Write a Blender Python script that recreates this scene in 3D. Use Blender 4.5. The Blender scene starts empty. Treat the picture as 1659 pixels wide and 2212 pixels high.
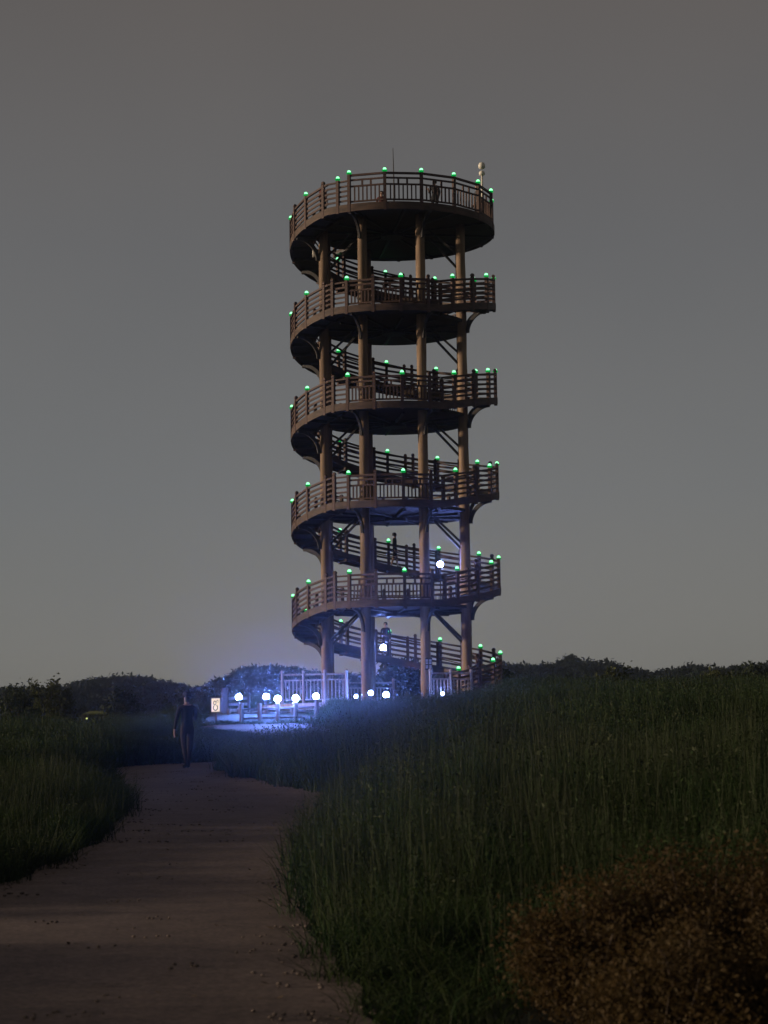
import bpy, bmesh, math, random
import numpy as np
from mathutils import Vector, Matrix, Quaternion

R_ = math.radians
scene = bpy.context.scene
COL = scene.collection
random.seed(7); rng = np.random.default_rng(7)

# ------------------------------------------------------------------ camera
CAM_Z = 1.6
PITCH, ROLL = 7.05, 0.65
cam_d = bpy.data.cameras.new('camera')
cam_d.sensor_fit = 'VERTICAL'; cam_d.sensor_height = 24.0
cam_d.lens = 4400 / 2212 * 24.0
cam_d.clip_start = 0.1; cam_d.clip_end = 6000
cam = bpy.data.objects.new('camera', cam_d); COL.objects.link(cam)
cam.matrix_world = (Matrix.Translation((0, 0, CAM_Z)) @ Matrix.Rotation(R_(90 + PITCH), 4, 'X')
                    @ Matrix.Rotation(R_(-ROLL), 4, 'Z'))
cam_d.dof.use_dof = True; cam_d.dof.focus_distance = 82.0; cam_d.dof.aperture_fstop = 3.4
scene.camera = cam
scene.render.filter_size = 1.8
CAMR = cam.matrix_world.to_3x3()

# ------------------------------------------------------------------ sky: light-polluted overcast night
world = bpy.data.worlds.new('World'); scene.world = world; world.use_nodes = True
nt = world.node_tree; nt.nodes.clear()
wo = nt.nodes.new('ShaderNodeOutputWorld'); bg = nt.nodes.new('ShaderNodeBackground')
tc = nt.nodes.new('ShaderNodeTexCoord'); sp = nt.nodes.new('ShaderNodeSeparateXYZ')
rp = nt.nodes.new('ShaderNodeValToRGB'); nz = nt.nodes.new('ShaderNodeTexNoise')
mx = nt.nodes.new('ShaderNodeMix'); mx.data_type = 'RGBA'; mx.blend_type = 'MULTIPLY'
nt.links.new(tc.outputs['Generated'], sp.inputs[0]); nt.links.new(sp.outputs['Z'], rp.inputs[0])
e = rp.color_ramp.elements
e[0].position = 0.0; e[0].color = (0.200, 0.190, 0.162, 1)
e[1].position = 1.0; e[1].color = (0.088, 0.078, 0.072, 1)
for p_, c_ in ((0.05, (0.200, 0.195, 0.178, 1)), (0.13, (0.166, 0.170, 0.170, 1)),
               (0.25, (0.132, 0.133, 0.136, 1)), (0.36, (0.118, 0.109, 0.105, 1))):
    n_ = e.new(p_); n_.color = c_
nz.inputs['Scale'].default_value = 5.0; nz.inputs['Detail'].default_value = 6
nr = nt.nodes.new('ShaderNodeValToRGB')
nr.color_ramp.elements[0].position = 0.3; nr.color_ramp.elements[1].position = 0.7
nr.color_ramp.elements[0].color = (0.955, 0.965, 0.975, 1); nr.color_ramp.elements[1].color = (1.045, 1.035, 1.025, 1)
nt.links.new(tc.outputs['Generated'], nz.inputs['Vector']); nt.links.new(nz.outputs['Fac'], nr.inputs[0])
mx.inputs[0].default_value = 1.0
nt.links.new(rp.outputs[0], mx.inputs[6]); nt.links.new(nr.outputs[0], mx.inputs[7])
nt.links.new(mx.outputs[2], bg.inputs[0]); bg.inputs[1].default_value = 1.0
nt.links.new(bg.outputs[0], wo.inputs[0])

# ------------------------------------------------------------------ the one sun lamp: low warm glow from the left
SUN_EL, SUN_AZ = 7.0, 4.0
sd = bpy.data.lights.new('sun', 'SUN'); sd.energy = 4.0; sd.angle = R_(2.0); sd.color = (1.0, 0.79, 0.58)
sun = bpy.data.objects.new('sun', sd); COL.objects.link(sun)
dv = Vector((math.cos(R_(SUN_EL)) * math.cos(R_(SUN_AZ)), math.cos(R_(SUN_EL)) * math.sin(R_(SUN_AZ)), -math.sin(R_(SUN_EL))))
sun.rotation_euler = dv.to_track_quat('-Z', 'Y').to_euler()

scene.view_settings.view_transform = 'Standard'; scene.view_settings.look = 'None'
scene.view_settings.exposure = 0.0; scene.view_settings.gamma = 1.0
scene.render.engine = 'CYCLES'
cy = scene.cycles
cy.use_denoising = True; cy.max_bounces = 5; cy.diffuse_bounces = 2; cy.glossy_bounces = 2
cy.transmission_bounces = 2; cy.transparent_max_bounces = 6; cy.volume_bounces = 0
cy.sample_clamp_indirect = 3.0; cy.sample_clamp_direct = 0.0

# ------------------------------------------------------------------ helpers
def pix(x, y, Y):
    """world point at forward distance Y seen at the photo's (1659 x 2212) point"""
    d = CAMR @ Vector(((x - 829.5) / 4400, (1106 - y) / 4400, -1.0))
    return Vector((0, 0, CAM_Z)) + d * (Y / d.y)

def tag(o, label=None, cat=None, group=None, kind=None):
    if label: o['label'] = label
    if cat: o['category'] = cat
    if group: o['group'] = group
    if kind: o['kind'] = kind
    return o

def empty(name, loc, rz=0):
    o = bpy.data.objects.new(name, None); COL.objects.link(o)
    o.location = loc; o.rotation_euler = (0, 0, rz); o.empty_display_size = 0.2
    return o

def link(name, me, parent=None, M=None, smooth=False):
    o = bpy.data.objects.new(name, me); COL.objects.link(o)
    if parent: o.parent = parent
    if M is not None: o.matrix_basis = M
    if smooth:
        for p in me.polygons: p.use_smooth = True
    return o

def mesh(name, v, f, mats, smooth=False, mi=None):
    me = bpy.data.meshes.new(name); me.from_pydata([tuple(a) for a in v], [], f)
    for m in (mats if isinstance(mats, (list, tuple)) else [mats]): me.materials.append(m)
    if mi is not None: me.polygons.foreach_set('material_index', mi)
    if smooth: me.polygons.foreach_set('use_smooth', [True] * len(me.polygons))
    me.update(); return me

def quads_mesh(name, P, mats, mi=None):
    """P (n,4,3) array of quads -> mesh, fast"""
    n = len(P); me = bpy.data.meshes.new(name)
    me.vertices.add(n * 4); me.vertices.foreach_set('co', P.reshape(-1).astype(np.float32))
    me.loops.add(n * 4); me.loops.foreach_set('vertex_index', np.arange(n * 4, dtype=np.int32))
    me.polygons.add(n); me.polygons.foreach_set('loop_start', np.arange(0, n * 4, 4, dtype=np.int32))
    for m in mats: me.materials.append(m)
    if mi is not None: me.polygons.foreach_set('material_index', mi.astype(np.int32))
    me.update(calc_edges=True); return me

def bm_mesh(name, bm, mats, smooth=False):
    me = bpy.data.meshes.new(name); bm.to_mesh(me); bm.free()
    for m in (mats if isinstance(mats, (list, tuple)) else [mats]): me.materials.append(m)
    if smooth: me.polygons.foreach_set('use_smooth', [True] * len(me.polygons))
    return me

_boxes = {}
def box_mesh(sx, sy, sz, mat, bev=0.0):
    """bevelled box, x along its length, shared between alike pieces"""
    k = (round(sx, 3), round(sy, 3), round(sz, 3), mat.name, bev)
    if k not in _boxes:
        bm = bmesh.new(); bmesh.ops.create_cube(bm, size=1.0)
        bmesh.ops.scale(bm, vec=(sx, sy, sz), verts=bm.verts)
        if bev: bmesh.ops.bevel(bm, geom=bm.edges[:], offset=bev, segments=1, affect='EDGES')
        _boxes[k] = bm_mesh('piece', bm, mat)
    return _boxes[k]

def beam_M(p, q, up=Vector((0, 0, 1))):
    x = (q - p).normalized(); y = up.cross(x).normalized(); z = x.cross(y)
    m = Matrix((x, y, z)).transposed().to_4x4(); m.translation = (p + q) / 2
    return m

def beam(name, parent, p, q, w, h, mat, bev=0.0, up=Vector((0, 0, 1)), base=None):
    p, q = Vector(p), Vector(q)
    M = beam_M(p, q, up)
    if base is not None: M = base.inverted() @ M
    return link(name, box_mesh((q - p).length, w, h, mat, bev), parent, M)

class Join:
    """collects beams into one mesh"""
    def __init__(self): self.v = []; self.f = []
    def beam(self, p, q, w, h, up=Vector((0, 0, 1))):
        p, q = Vector(p), Vector(q); M = beam_M(p, q, up); L = (q - p).length / 2; n = len(self.v)
        for x in (-L, L):
            for y in (-w / 2, w / 2):
                for z in (-h / 2, h / 2): self.v.append(M @ Vector((x, y, z)))
        for f in ((0, 1, 3, 2), (4, 6, 7, 5), (0, 4, 5, 1), (2, 3, 7, 6), (0, 2, 6, 4), (1, 5, 7, 3)):
            self.f.append(tuple(n + i for i in f))
    def build(self, name, mat, parent=None): return link(name, mesh(name, self.v, self.f, mat), parent)

def tube(pts, rad, seg=8):
    """tapered tube mesh data through points"""
    v, f = [], []; n = len(pts); pts = [Vector(p) for p in pts]
    for i, p in enumerate(pts):
        t = (pts[min(i + 1, n - 1)] - pts[max(i - 1, 0)]).normalized()
        a = Vector((1, 0, 0)) if abs(t.x) < 0.8 else Vector((0, 1, 0))
        u = t.cross(a).normalized(); w = t.cross(u)
        for k in range(seg):
            an = 2 * math.pi * k / seg
            v.append(p + (u * math.cos(an) + w * math.sin(an)) * rad[i])
    for i in range(n - 1):
        for k in range(seg):
            a, b = i * seg + k, i * seg + (k + 1) % seg
            f.append((a, b, b + seg, a + seg))
    f.append(tuple(range(seg))[::-1]); f.append(tuple(range((n - 1) * seg, n * seg)))
    return v, f

def lathe(prof, seg=16):
    v, f = [], []
    for r, z in prof:
        for k in range(seg):
            a = 2 * math.pi * k / seg; v.append((r * math.cos(a), r * math.sin(a), z))
    for i in range(len(prof) - 1):
        for k in range(seg):
            a, b = i * seg + k, i * seg + (k + 1) % seg
            f.append((a, b, b + seg, a + seg))
    f.append(tuple(range(seg))[::-1]); f.append(tuple(range((len(prof) - 1) * seg, len(prof) * seg)))
    return v, f

# ------------------------------------------------------------------ materials
def mat(name, c1, c2=None, scale=4.0, rough=0.8, stretch=(1, 1, 1), bump=0.0, coord='Object', detail=5,
        spec=0.3, ramp=(0.35, 0.65), per_obj=0.0):
    m = bpy.data.materials.new(name); m.use_nodes = True; t = m.node_tree
    b = t.nodes['Principled BSDF']; b.inputs['Roughness'].default_value = rough
    b.inputs['Specular IOR Level'].default_value = spec
    c2 = c2 or tuple(x * 0.7 for x in c1)
    co = t.nodes.new('ShaderNodeTexCoord'); mp = t.nodes.new('ShaderNodeMapping')
    mp.inputs['Scale'].default_value = stretch
    n = t.nodes.new('ShaderNodeTexNoise'); n.inputs['Scale'].default_value = scale; n.inputs['Detail'].default_value = detail
    r = t.nodes.new('ShaderNodeValToRGB')
    r.color_ramp.elements[0].position = ramp[0]; r.color_ramp.elements[0].color = (*c2, 1)
    r.color_ramp.elements[1].position = ramp[1]; r.color_ramp.elements[1].color = (*c1, 1)
    t.links.new(co.outputs[coord], mp.inputs[0]); t.links.new(mp.outputs[0], n.inputs['Vector'])
    t.links.new(n.outputs['Fac'], r.inputs[0])
    out = r.outputs[0]
    if per_obj:
        oi = t.nodes.new('ShaderNodeObjectInfo'); hs = t.nodes.new('ShaderNodeHueSaturation')
        mr = t.nodes.new('ShaderNodeMapRange'); mr.inputs['To Min'].default_value = 1 - per_obj; mr.inputs['To Max'].default_value = 1 + per_obj
        t.links.new(oi.outputs['Random'], mr.inputs[0]); t.links.new(mr.outputs[0], hs.inputs['Value'])
        t.links.new(out, hs.inputs['Color']); out = hs.outputs[0]
    t.links.new(out, b.inputs['Base Color'])
    if bump:
        bp = t.nodes.new('ShaderNodeBump'); bp.inputs['Strength'].default_value = bump; bp.inputs['Distance'].default_value = 0.02
        t.links.new(n.outputs['Fac'], bp.inputs['Height']); t.links.new(bp.outputs[0], b.inputs['Normal'])
    return m

def emis(name, col, strength):
    m = bpy.data.materials.new(name); m.use_nodes = True; t = m.node_tree; t.nodes.clear()
    o = t.nodes.new('ShaderNodeOutputMaterial'); em = t.nodes.new('ShaderNodeEmission')
    em.inputs[0].default_value = (*col, 1); em.inputs[1].default_value = strength
    t.links.new(em.outputs[0], o.inputs[0]); return m

M_COLUMN = mat('column_timber', (0.25, 0.168, 0.105), (0.125, 0.080, 0.050), 2.2, 0.75, (2.2, 2.2, 0.35), 0.7, per_obj=0.15, detail=8)
M_RAIL = mat('railing_timber', (0.085, 0.048, 0.036), (0.05, 0.028, 0.022), 5.0, 0.7, (1, 4, 4), 0.3, per_obj=0.18)
M_FASCIA = mat('fascia_timber', (0.092, 0.057, 0.038), (0.042, 0.027, 0.019), 1.6, 0.7, (1, 1, 4), 0.4, detail=8)
M_DECK = mat('deck_timber', (0.07, 0.055, 0.042), (0.042, 0.032, 0.025), 3.0, 0.8, (1, 8, 1), 0.3)
M_STEEL = mat('dark_steel', (0.05, 0.045, 0.042), (0.03, 0.026, 0.024), 6.0, 0.55, bump=0.1)
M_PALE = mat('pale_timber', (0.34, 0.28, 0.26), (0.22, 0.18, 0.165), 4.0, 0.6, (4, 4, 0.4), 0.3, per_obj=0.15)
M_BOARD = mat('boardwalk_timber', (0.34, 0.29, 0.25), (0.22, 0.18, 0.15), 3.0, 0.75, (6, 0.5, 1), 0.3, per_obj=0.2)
M_LOG = mat('fence_log', (0.09, 0.06, 0.045), (0.05, 0.034, 0.026), 5.0, 0.85, (3, 3, 0.5), 0.4, per_obj=0.12)
M_WHITE = mat('white_paint', (0.72, 0.68, 0.58), (0.6, 0.56, 0.48), 8.0, 0.5)
M_GROUND = mat('soil', (0.020, 0.025, 0.010), (0.010, 0.013, 0.006), 0.9, 0.95, bump=0.4, detail=8)
M_PATH = mat('path_surface', (0.136, 0.098, 0.084), (0.098, 0.069, 0.059), 0.55, 0.9, bump=0.15, detail=9, ramp=(0.3, 0.7))
def grain(m, sc, amt, sc2, amt2):
    t = m.node_tree; b = t.nodes['Principled BSDF']; src = b.inputs['Base Color'].links[0].from_socket; co = [n for n in t.nodes if n.type == 'TEX_COORD'][0]
    for s_, a_ in ((sc, amt), (sc2, amt2)):
        n = t.nodes.new('ShaderNodeTexNoise'); n.inputs['Scale'].default_value = s_; n.inputs['Detail'].default_value = 3; n.inputs['Roughness'].default_value = .7
        mr = t.nodes.new('ShaderNodeMapRange'); mr.inputs['From Min'].default_value = .3; mr.inputs['From Max'].default_value = .7; mr.inputs['To Min'].default_value = 1 - a_; mr.inputs['To Max'].default_value = 1 + a_
        mu = t.nodes.new('ShaderNodeMix'); mu.data_type = 'RGBA'; mu.blend_type = 'MULTIPLY'; mu.inputs[0].default_value = 1
        t.links.new(co.outputs['Object'], n.inputs['Vector']); t.links.new(n.outputs['Fac'], mr.inputs[0]); t.links.new(src, mu.inputs[6]); t.links.new(mr.outputs[0], mu.inputs[7]); src = mu.outputs[2]
    t.links.new(src, b.inputs['Base Color'])
grain(M_PATH, 26.0, .45, 3.2, .22)
M_HILL = mat('hill_soil', (0.018, 0.026, 0.018), (0.010, 0.015, 0.011), 0.03, 0.95)
M_BARK = mat('bark', (0.09, 0.065, 0.045), (0.05, 0.035, 0.025), 6.0, 0.9, (3, 3, 0.5), 0.4)
M_LED = emis('cold_white_lamp', (0.15, 0.28, 1.0), 1900.0)
M_LED_FAR = emis('cold_white_lamp_small', (0.20, 0.32, 1.0), 1800.0)
M_LED_UP = emis('cold_white_lamp_upper', (0.20, 0.30, 1.0), 1000.0)
M_GREEN = emis('green_lamp_core', (0.26, 1.0, 0.42), 2.4)
M_GREEN_HALO = emis('green_lamp_halo', (0.0, 0.5, 0.08), 0.6)  # glowing cup that imitates the green halo round each bulb
M_SIGN = emis('backlit_sign_face', (1.0, 0.80, 0.52), 0.95)
M_YELLOW = emis('yellow_lamp', (0.75, 0.85, 0.30), 1.2)

def leaf_mat(name, c1, c2, per=0.25, scale=0.7, transl=0.25):
    m = mat(name, c1, c2, scale, 0.7, coord='Object', per_obj=per, spec=0.2)
    t = m.node_tree; b = t.nodes['Principled BSDF']; o = [n for n in t.nodes if n.type == 'OUTPUT_MATERIAL'][0]
    tr = t.nodes.new('ShaderNodeBsdfTranslucent'); ms = t.nodes.new('ShaderNodeMixShader'); ms.inputs[0].default_value = transl
    src = b.inputs['Base Color'].links[0].from_socket
    t.links.new(src, tr.inputs[0]); t.links.new(b.outputs[0], ms.inputs[1]); t.links.new(tr.outputs[0], ms.inputs[2])
    t.links.new(ms.outputs[0], o.inputs[0]); return m
M_GRASS = leaf_mat('grass_blade', (0.0205, 0.0425, 0.0058), (0.0108, 0.0240, 0.0040), 0.45)
t_ = M_GRASS.node_tree; hs_ = [n for n in t_.nodes if n.type == 'HUE_SAT'][0]; oi_ = [n for n in t_.nodes if n.type == 'OBJECT_INFO'][0]
wn_ = t_.nodes.new('ShaderNodeTexWhiteNoise'); wn_.noise_dimensions = '1D'; hm_ = t_.nodes.new('ShaderNodeMapRange'); hm_.inputs['To Min'].default_value = .455; hm_.inputs['To Max'].default_value = .525
t_.links.new(oi_.outputs['Random'], wn_.inputs['W']); t_.links.new(wn_.outputs['Value'], hm_.inputs[0]); t_.links.new(hm_.outputs[0], hs_.inputs['Hue'])
M_STALK = leaf_mat('dry_stalk', (0.036, 0.045, 0.015), (0.022, 0.028, 0.010), 0.4)
M_FOREST = leaf_mat('forest_leaf', (0.008, 0.017, 0.014), (0.005, 0.011, 0.010), 0.35)
M_TREE = leaf_mat('tree_leaf', (0.058, 0.066, 0.018), (0.034, 0.042, 0.012), 0.2)
M_TREE2 = leaf_mat('tree_leaf_dark', (0.030, 0.042, 0.020), (0.018, 0.027, 0.014), 0.2)
M_LAMPLIT = leaf_mat('lamplit_leaf', (0.070, 0.043, 0.0145), (0.044, 0.028, 0.010), 0.1, 3.0, .4)  # shrub leaves: orange streetlight is painted into the leaf colour
M_LAMPLIT2 = leaf_mat('lamplit_leaf_pale', (0.078, 0.053, 0.018), (0.050, 0.034, 0.0125), 0.1, 3.0, .4)

# ------------------------------------------------------------------ terrain
def sstep(a, b, x):
    t = np.clip((np.asarray(x, float) - a) / (b - a), 0, 1); return t * t * (3 - 2 * t)
BY = [-2000, -50, 0, 47, 60, 76, 84, 100, 118, 200, 330, 3000]
BZ = [-1.0, -1.0, 0, 1.50, 2.15, 3.00, 3.86, 3.9, 3.7, 0.6, 0.0, 0.0]
def ground(X, Y):
    X = np.asarray(X, float); Y = np.asarray(Y, float)
    z = np.interp(Y, BY, BZ)
    bump = 0.62 * sstep(0.0, 6.5, X - 0.02 * (Y - 40)) * sstep(28, 46, Y) * (1 - sstep(70, 90, Y))
    dip = -1.25 * sstep(6.2, 11.0, -X) * sstep(50, 84, Y) * (1 - sstep(110, 160, Y))
    roll = 0.07 * np.sin(X * 0.41 + Y * 0.13) * np.sin(Y * 0.23 + 1.3) * sstep(8, 25, Y)
    return z + bump + dip + roll
def gz(x, y): return float(ground(x, y))

xs = np.unique(np.concatenate([np.linspace(-3000, -60, 22), np.arange(-60, 61, 1.0), np.linspace(60, 3000, 22)]))
ys = np.unique(np.concatenate([np.linspace(-800, -20, 8), np.arange(-20, 135, 1.0), np.linspace(135, 400, 30), np.linspace(400, 3500, 22)]))
GX, GY = np.meshgrid(xs, ys); GZ = ground(GX, GY)
nx, ny = len(xs), len(ys)
gv = np.stack([GX, GY, GZ], -1).reshape(-1, 3)
gf = [(j * nx + i, j * nx + i + 1, (j + 1) * nx + i + 1, (j + 1) * nx + i) for j in range(ny - 1) for i in range(nx - 1)]
tag(link('ground', mesh('ground', gv, gf, M_GROUND, True)), 'dark grassy ground rising gently towards the tower', 'ground', kind='structure')

# ---- path
PL = [(-5.2, -8), (-5.2, 2), (-4.7, 9), (-4.1, 14), (-3.35, 17.6), (-3.03, 23), (-3.1, 26), (-3.34, 28.6), (-4.0, 33.4), (-5.0, 38.9),
      (-5.95, 44.5), (-6.2, 47.2), (-5.7, 49.2), (-4.6, 50.2), (-3.4, 51.5), (-2.7, 55), (-2.6, 60), (-3.6, 68), (-5.6, 74), (-6.7, 77)]
PR = [(1.6, -8), (1.4, 0), (0.9, 6), (-0.09, 10), (-0.35, 12), (-0.61, 14.3), (-0.83, 18), (-0.92, 22.6), (-0.92, 29.2), (-0.98, 32.5), (-1.3, 34.9),
      (-1.95, 36.3), (-2.75, 38.9), (-3.5, 42.4), (-3.95, 45.6), (-3.5, 47.4), (-1.9, 48.6), (-0.5, 51.5), (-0.3, 58), (-1.0, 66), (-2.0, 72), (-3.0, 77)]
def smooth_line(P, n):
    P = np.array(P, float); d = np.concatenate([[0], np.cumsum(np.linalg.norm(np.diff(P, axis=0), axis=1))]); d /= d[-1]
    for _ in range(2):   # Chaikin
        Q = [P[0]]
        for a, b in zip(P[:-1], P[1:]): Q += [a * .75 + b * .25, a * .25 + b * .75]
        Q.append(P[-1]); P = np.array(Q)
    d = np.concatenate([[0], np.cumsum(np.linalg.norm(np.diff(P, axis=0), axis=1))]); d /= d[-1]
    t = np.linspace(0, 1, n); return np.stack([np.interp(t, d, P[:, 0]), np.interp(t, d, P[:, 1])], -1)
NL = 170
EL, ER = smooth_line(PL, NL), smooth_line(PR, NL)
def outward(A, B):
    t = np.gradient(A, axis=0); nrm = np.stack([-t[:, 1], t[:, 0]], -1); nrm /= np.linalg.norm(nrm, axis=1)[:, None]
    sg = np.sign(np.sum(nrm * (A - B), 1))[:, None]; return A + nrm * sg * (0.07 + 0.24 * sstep(19, 28, A[:, 1]))[:, None]
EL, ER = outward(EL, ER), outward(ER, EL)
W = 9; pv = []; pf = []
for i in range(NL):
    for k in range(W):
        a = k / (W - 1); jx = 0.05 * math.sin(i * 1.7) + 0.04 * math.sin(i * 0.61 + 2)
        p = EL[i] * (1 - a) + ER[i] * a
        if k in (0, W - 1): p = p + np.array([jx, 0])
        pv.append((p[0], p[1], gz(p[0], p[1]) + 0.035))
for i in range(NL - 1):
    for k in range(W - 1):
        a = i * W + k; pf.append((a, a + 1, a + W + 1, a + W))
tag(link('path', mesh('path', pv, pf, M_PATH, True)), 'brown winding footpath curving up from the lower left', 'path', kind='structure')
PATH_POLY = np.concatenate([EL, ER[::-1]])
def in_poly(X, Y, P):
    ins = np.zeros(X.shape, bool); j = len(P) - 1
    for i in range(len(P)):
        xi, yi, xj, yj = P[i, 0], P[i, 1], P[j, 0], P[j, 1]
        if yi != yj: ins ^= ((yi > Y) != (yj > Y)) & (X < (xj - xi) * (Y - yi) / (yj - yi) + xi)
        j = i
    return ins
def edge_dist(X, Y):
    d = np.full(X.shape, 1e9)
    for E in (EL, ER):
        for p in E[::1]: d = np.minimum(d, np.hypot(X - p[0], Y - p[1]))
    return d

# ------------------------------------------------------------------ far hills with forest
HY = 450.0
SKY = [(-900, 1470), (-600, 1455), (-300, 1475), (0, 1492), (40, 1490), (100, 1494), (160, 1488), (220, 1470), (245, 1466), (310, 1468), (370, 1476), (420, 1488), (455, 1484),
       (500, 1464), (540, 1448), (590, 1443), (640, 1447), (690, 1458), (740, 1460), (790, 1462), (850, 1470), (920, 1466), (1000, 1455), (1085, 1438), (1140, 1441), (1190, 1435),
       (1240, 1431), (1290, 1436), (1340, 1446), (1400, 1459), (1420, 1457), (1460, 1445), (1490, 1442), (1540, 1450), (1590, 1446), (1640, 1440), (1700, 1436), (1900, 1450), (2200, 1440), (2600, 1470)]
sk = [pix(x, y, HY) for x, y in SKY]
skx = [p.x for p in sk]; skz = [p.z for p in sk]
def hill(X, Y):
    top = np.interp(X, skx, skz) - 2.6
    prof = sstep(300, HY, Y) * (1 - 0.7 * sstep(HY, 640, Y))
    return 0.3 + (top - 0.3) * prof + 0.5 * np.sin(X * 0.11) * np.sin(Y * 0.07) * (1 - np.exp(-((Y - HY) / 30) ** 2)) * prof
hx = np.linspace(-420, 420, 211); hy = np.concatenate([np.linspace(290, 440, 16), np.linspace(446, 470, 5), np.linspace(490, 700, 8)])
HX, HYg = np.meshgrid(hx, hy); HZ = hill(HX, HYg)
HZ[0] -= 3; HZ[-1] -= 3
hv = np.stack([HX, HYg, HZ], -1).reshape(-1, 3); n = len(hx)
hf = [(j * n + i, j * n + i + 1, (j + 1) * n + i + 1, (j + 1) * n + i) for j in range(len(hy) - 1) for i in range(n - 1)]
tag(link('hills', mesh('hills', hv, hf, M_HILL, True)), 'low dark wooded hills along the horizon', 'hills', kind='structure')

def leaf_quads(cent, size, g, flat=0.5):
    n = len(cent)
    nrm = g.normal(size=(n, 3)); nrm[:, 2] += flat; nrm /= np.linalg.norm(nrm, axis=1)[:, None]
    a = g.normal(size=(n, 3)); u = np.cross(nrm, a); u /= np.linalg.norm(u, axis=1)[:, None]; v = np.cross(nrm, u)
    s = (size * g.uniform(0.6, 1.3, n))[:, None]
    return np.stack([cent - u * s, cent - v * s * .45, cent + u * s, cent + v * s * .45], 1)

def gn_scatter(name, points, rots, scls, idx, sources, parent=None):
    """one object that sets the source meshes out at its points"""
    c = bpy.data.collections.new(name + '_source')
    for i, me in enumerate(sources):
        c.objects.link(bpy.data.objects.new('%s_%02d' % (name + '_piece', i), me))
    me = bpy.data.meshes.new(name); me.vertices.add(len(points)); me.vertices.foreach_set('co', points.astype(np.float32).reshape(-1))
    for an, ty, dat in (('rot', 'FLOAT_VECTOR', rots), ('scl', 'FLOAT_VECTOR', scls), ('idx', 'INT', idx)):
        at = me.attributes.new(an, ty, 'POINT')
        at.data.foreach_set('vector' if ty == 'FLOAT_VECTOR' else 'value', np.ascontiguousarray(dat, dtype=np.float32 if ty != 'INT' else np.int32).reshape(-1))
    o = link(name, me, parent)
    g = bpy.data.node_groups.new(name, 'GeometryNodeTree')
    g.interface.new_socket('Geometry', in_out='INPUT', socket_type='NodeSocketGeometry')
    g.interface.new_socket('Geometry', in_out='OUTPUT', socket_type='NodeSocketGeometry')
    N = g.nodes; gi = N.new('NodeGroupInput'); go = N.new('NodeGroupOutput'); ip = N.new('GeometryNodeInstanceOnPoints')
    ci = N.new('GeometryNodeCollectionInfo'); ci.inputs['Collection'].default_value = c
    ci.inputs['Separate Children'].default_value = True; ci.inputs['Reset Children'].default_value = True
    def att(nm, ty):
        a = N.new('GeometryNodeInputNamedAttribute'); a.data_type = ty; a.inputs['Name'].default_value = nm; return a.outputs[0]
    g.links.new(gi.outputs[0], ip.inputs['Points']); g.links.new(ci.outputs[0], ip.inputs['Instance'])
    ip.inputs['Pick Instance'].default_value = True
    g.links.new(att('idx', 'INT'), ip.inputs['Instance Index'])
    e2 = N.new('FunctionNodeEulerToRotation'); g.links.new(att('rot', 'FLOAT_VECTOR'), e2.inputs[0]); g.links.new(e2.outputs[0], ip.inputs['Rotation'])
    g.links.new(att('scl', 'FLOAT_VECTOR'), ip.inputs['Scale']); g.links.new(ip.outputs[0], go.inputs[0])
    md = o.modifiers.new('scatter', 'NODES'); md.node_group = g
    return o

def crown_src(seed, nleaf=420):
    g = np.random.default_rng(seed)
    cl = g.normal(size=(14, 3)); cl /= np.linalg.norm(cl, axis=1)[:, None]; cl *= g.uniform(.35, .8, (14, 1)); cl[:, 2] = np.abs(cl[:, 2]) * .9
    c = cl[g.integers(0, 14, nleaf)] + g.normal(size=(nleaf, 3)) * .2
    q = leaf_quads(c, 0.19, g)
    return quads_mesh('forest_crown', q, [M_FOREST])
# crowns over the visible slope and along the ridge
fn = 5200
fx = rng.uniform(-190, 190, fn); fy = np.concatenate([rng.uniform(330, 452, fn - 1500), rng.uniform(440, 462, 1500)])
fz = hill(fx, fy) + 0.6
fs = rng.uniform(1.5, 2.9, fn)
gn_o = gn_scatter('far_forest', np.stack([fx, fy, fz], -1), np.stack([np.zeros(fn), np.zeros(fn), rng.uniform(0, 6.28, fn)], -1),
                  np.stack([fs, fs, fs * rng.uniform(.8, 1.15, fn)], -1), rng.integers(0, 5, fn), [crown_src(40 + i) for i in range(5)])
tag(gn_o, 'dark forest covering the far hills', 'forest', kind='stuff')

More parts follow.
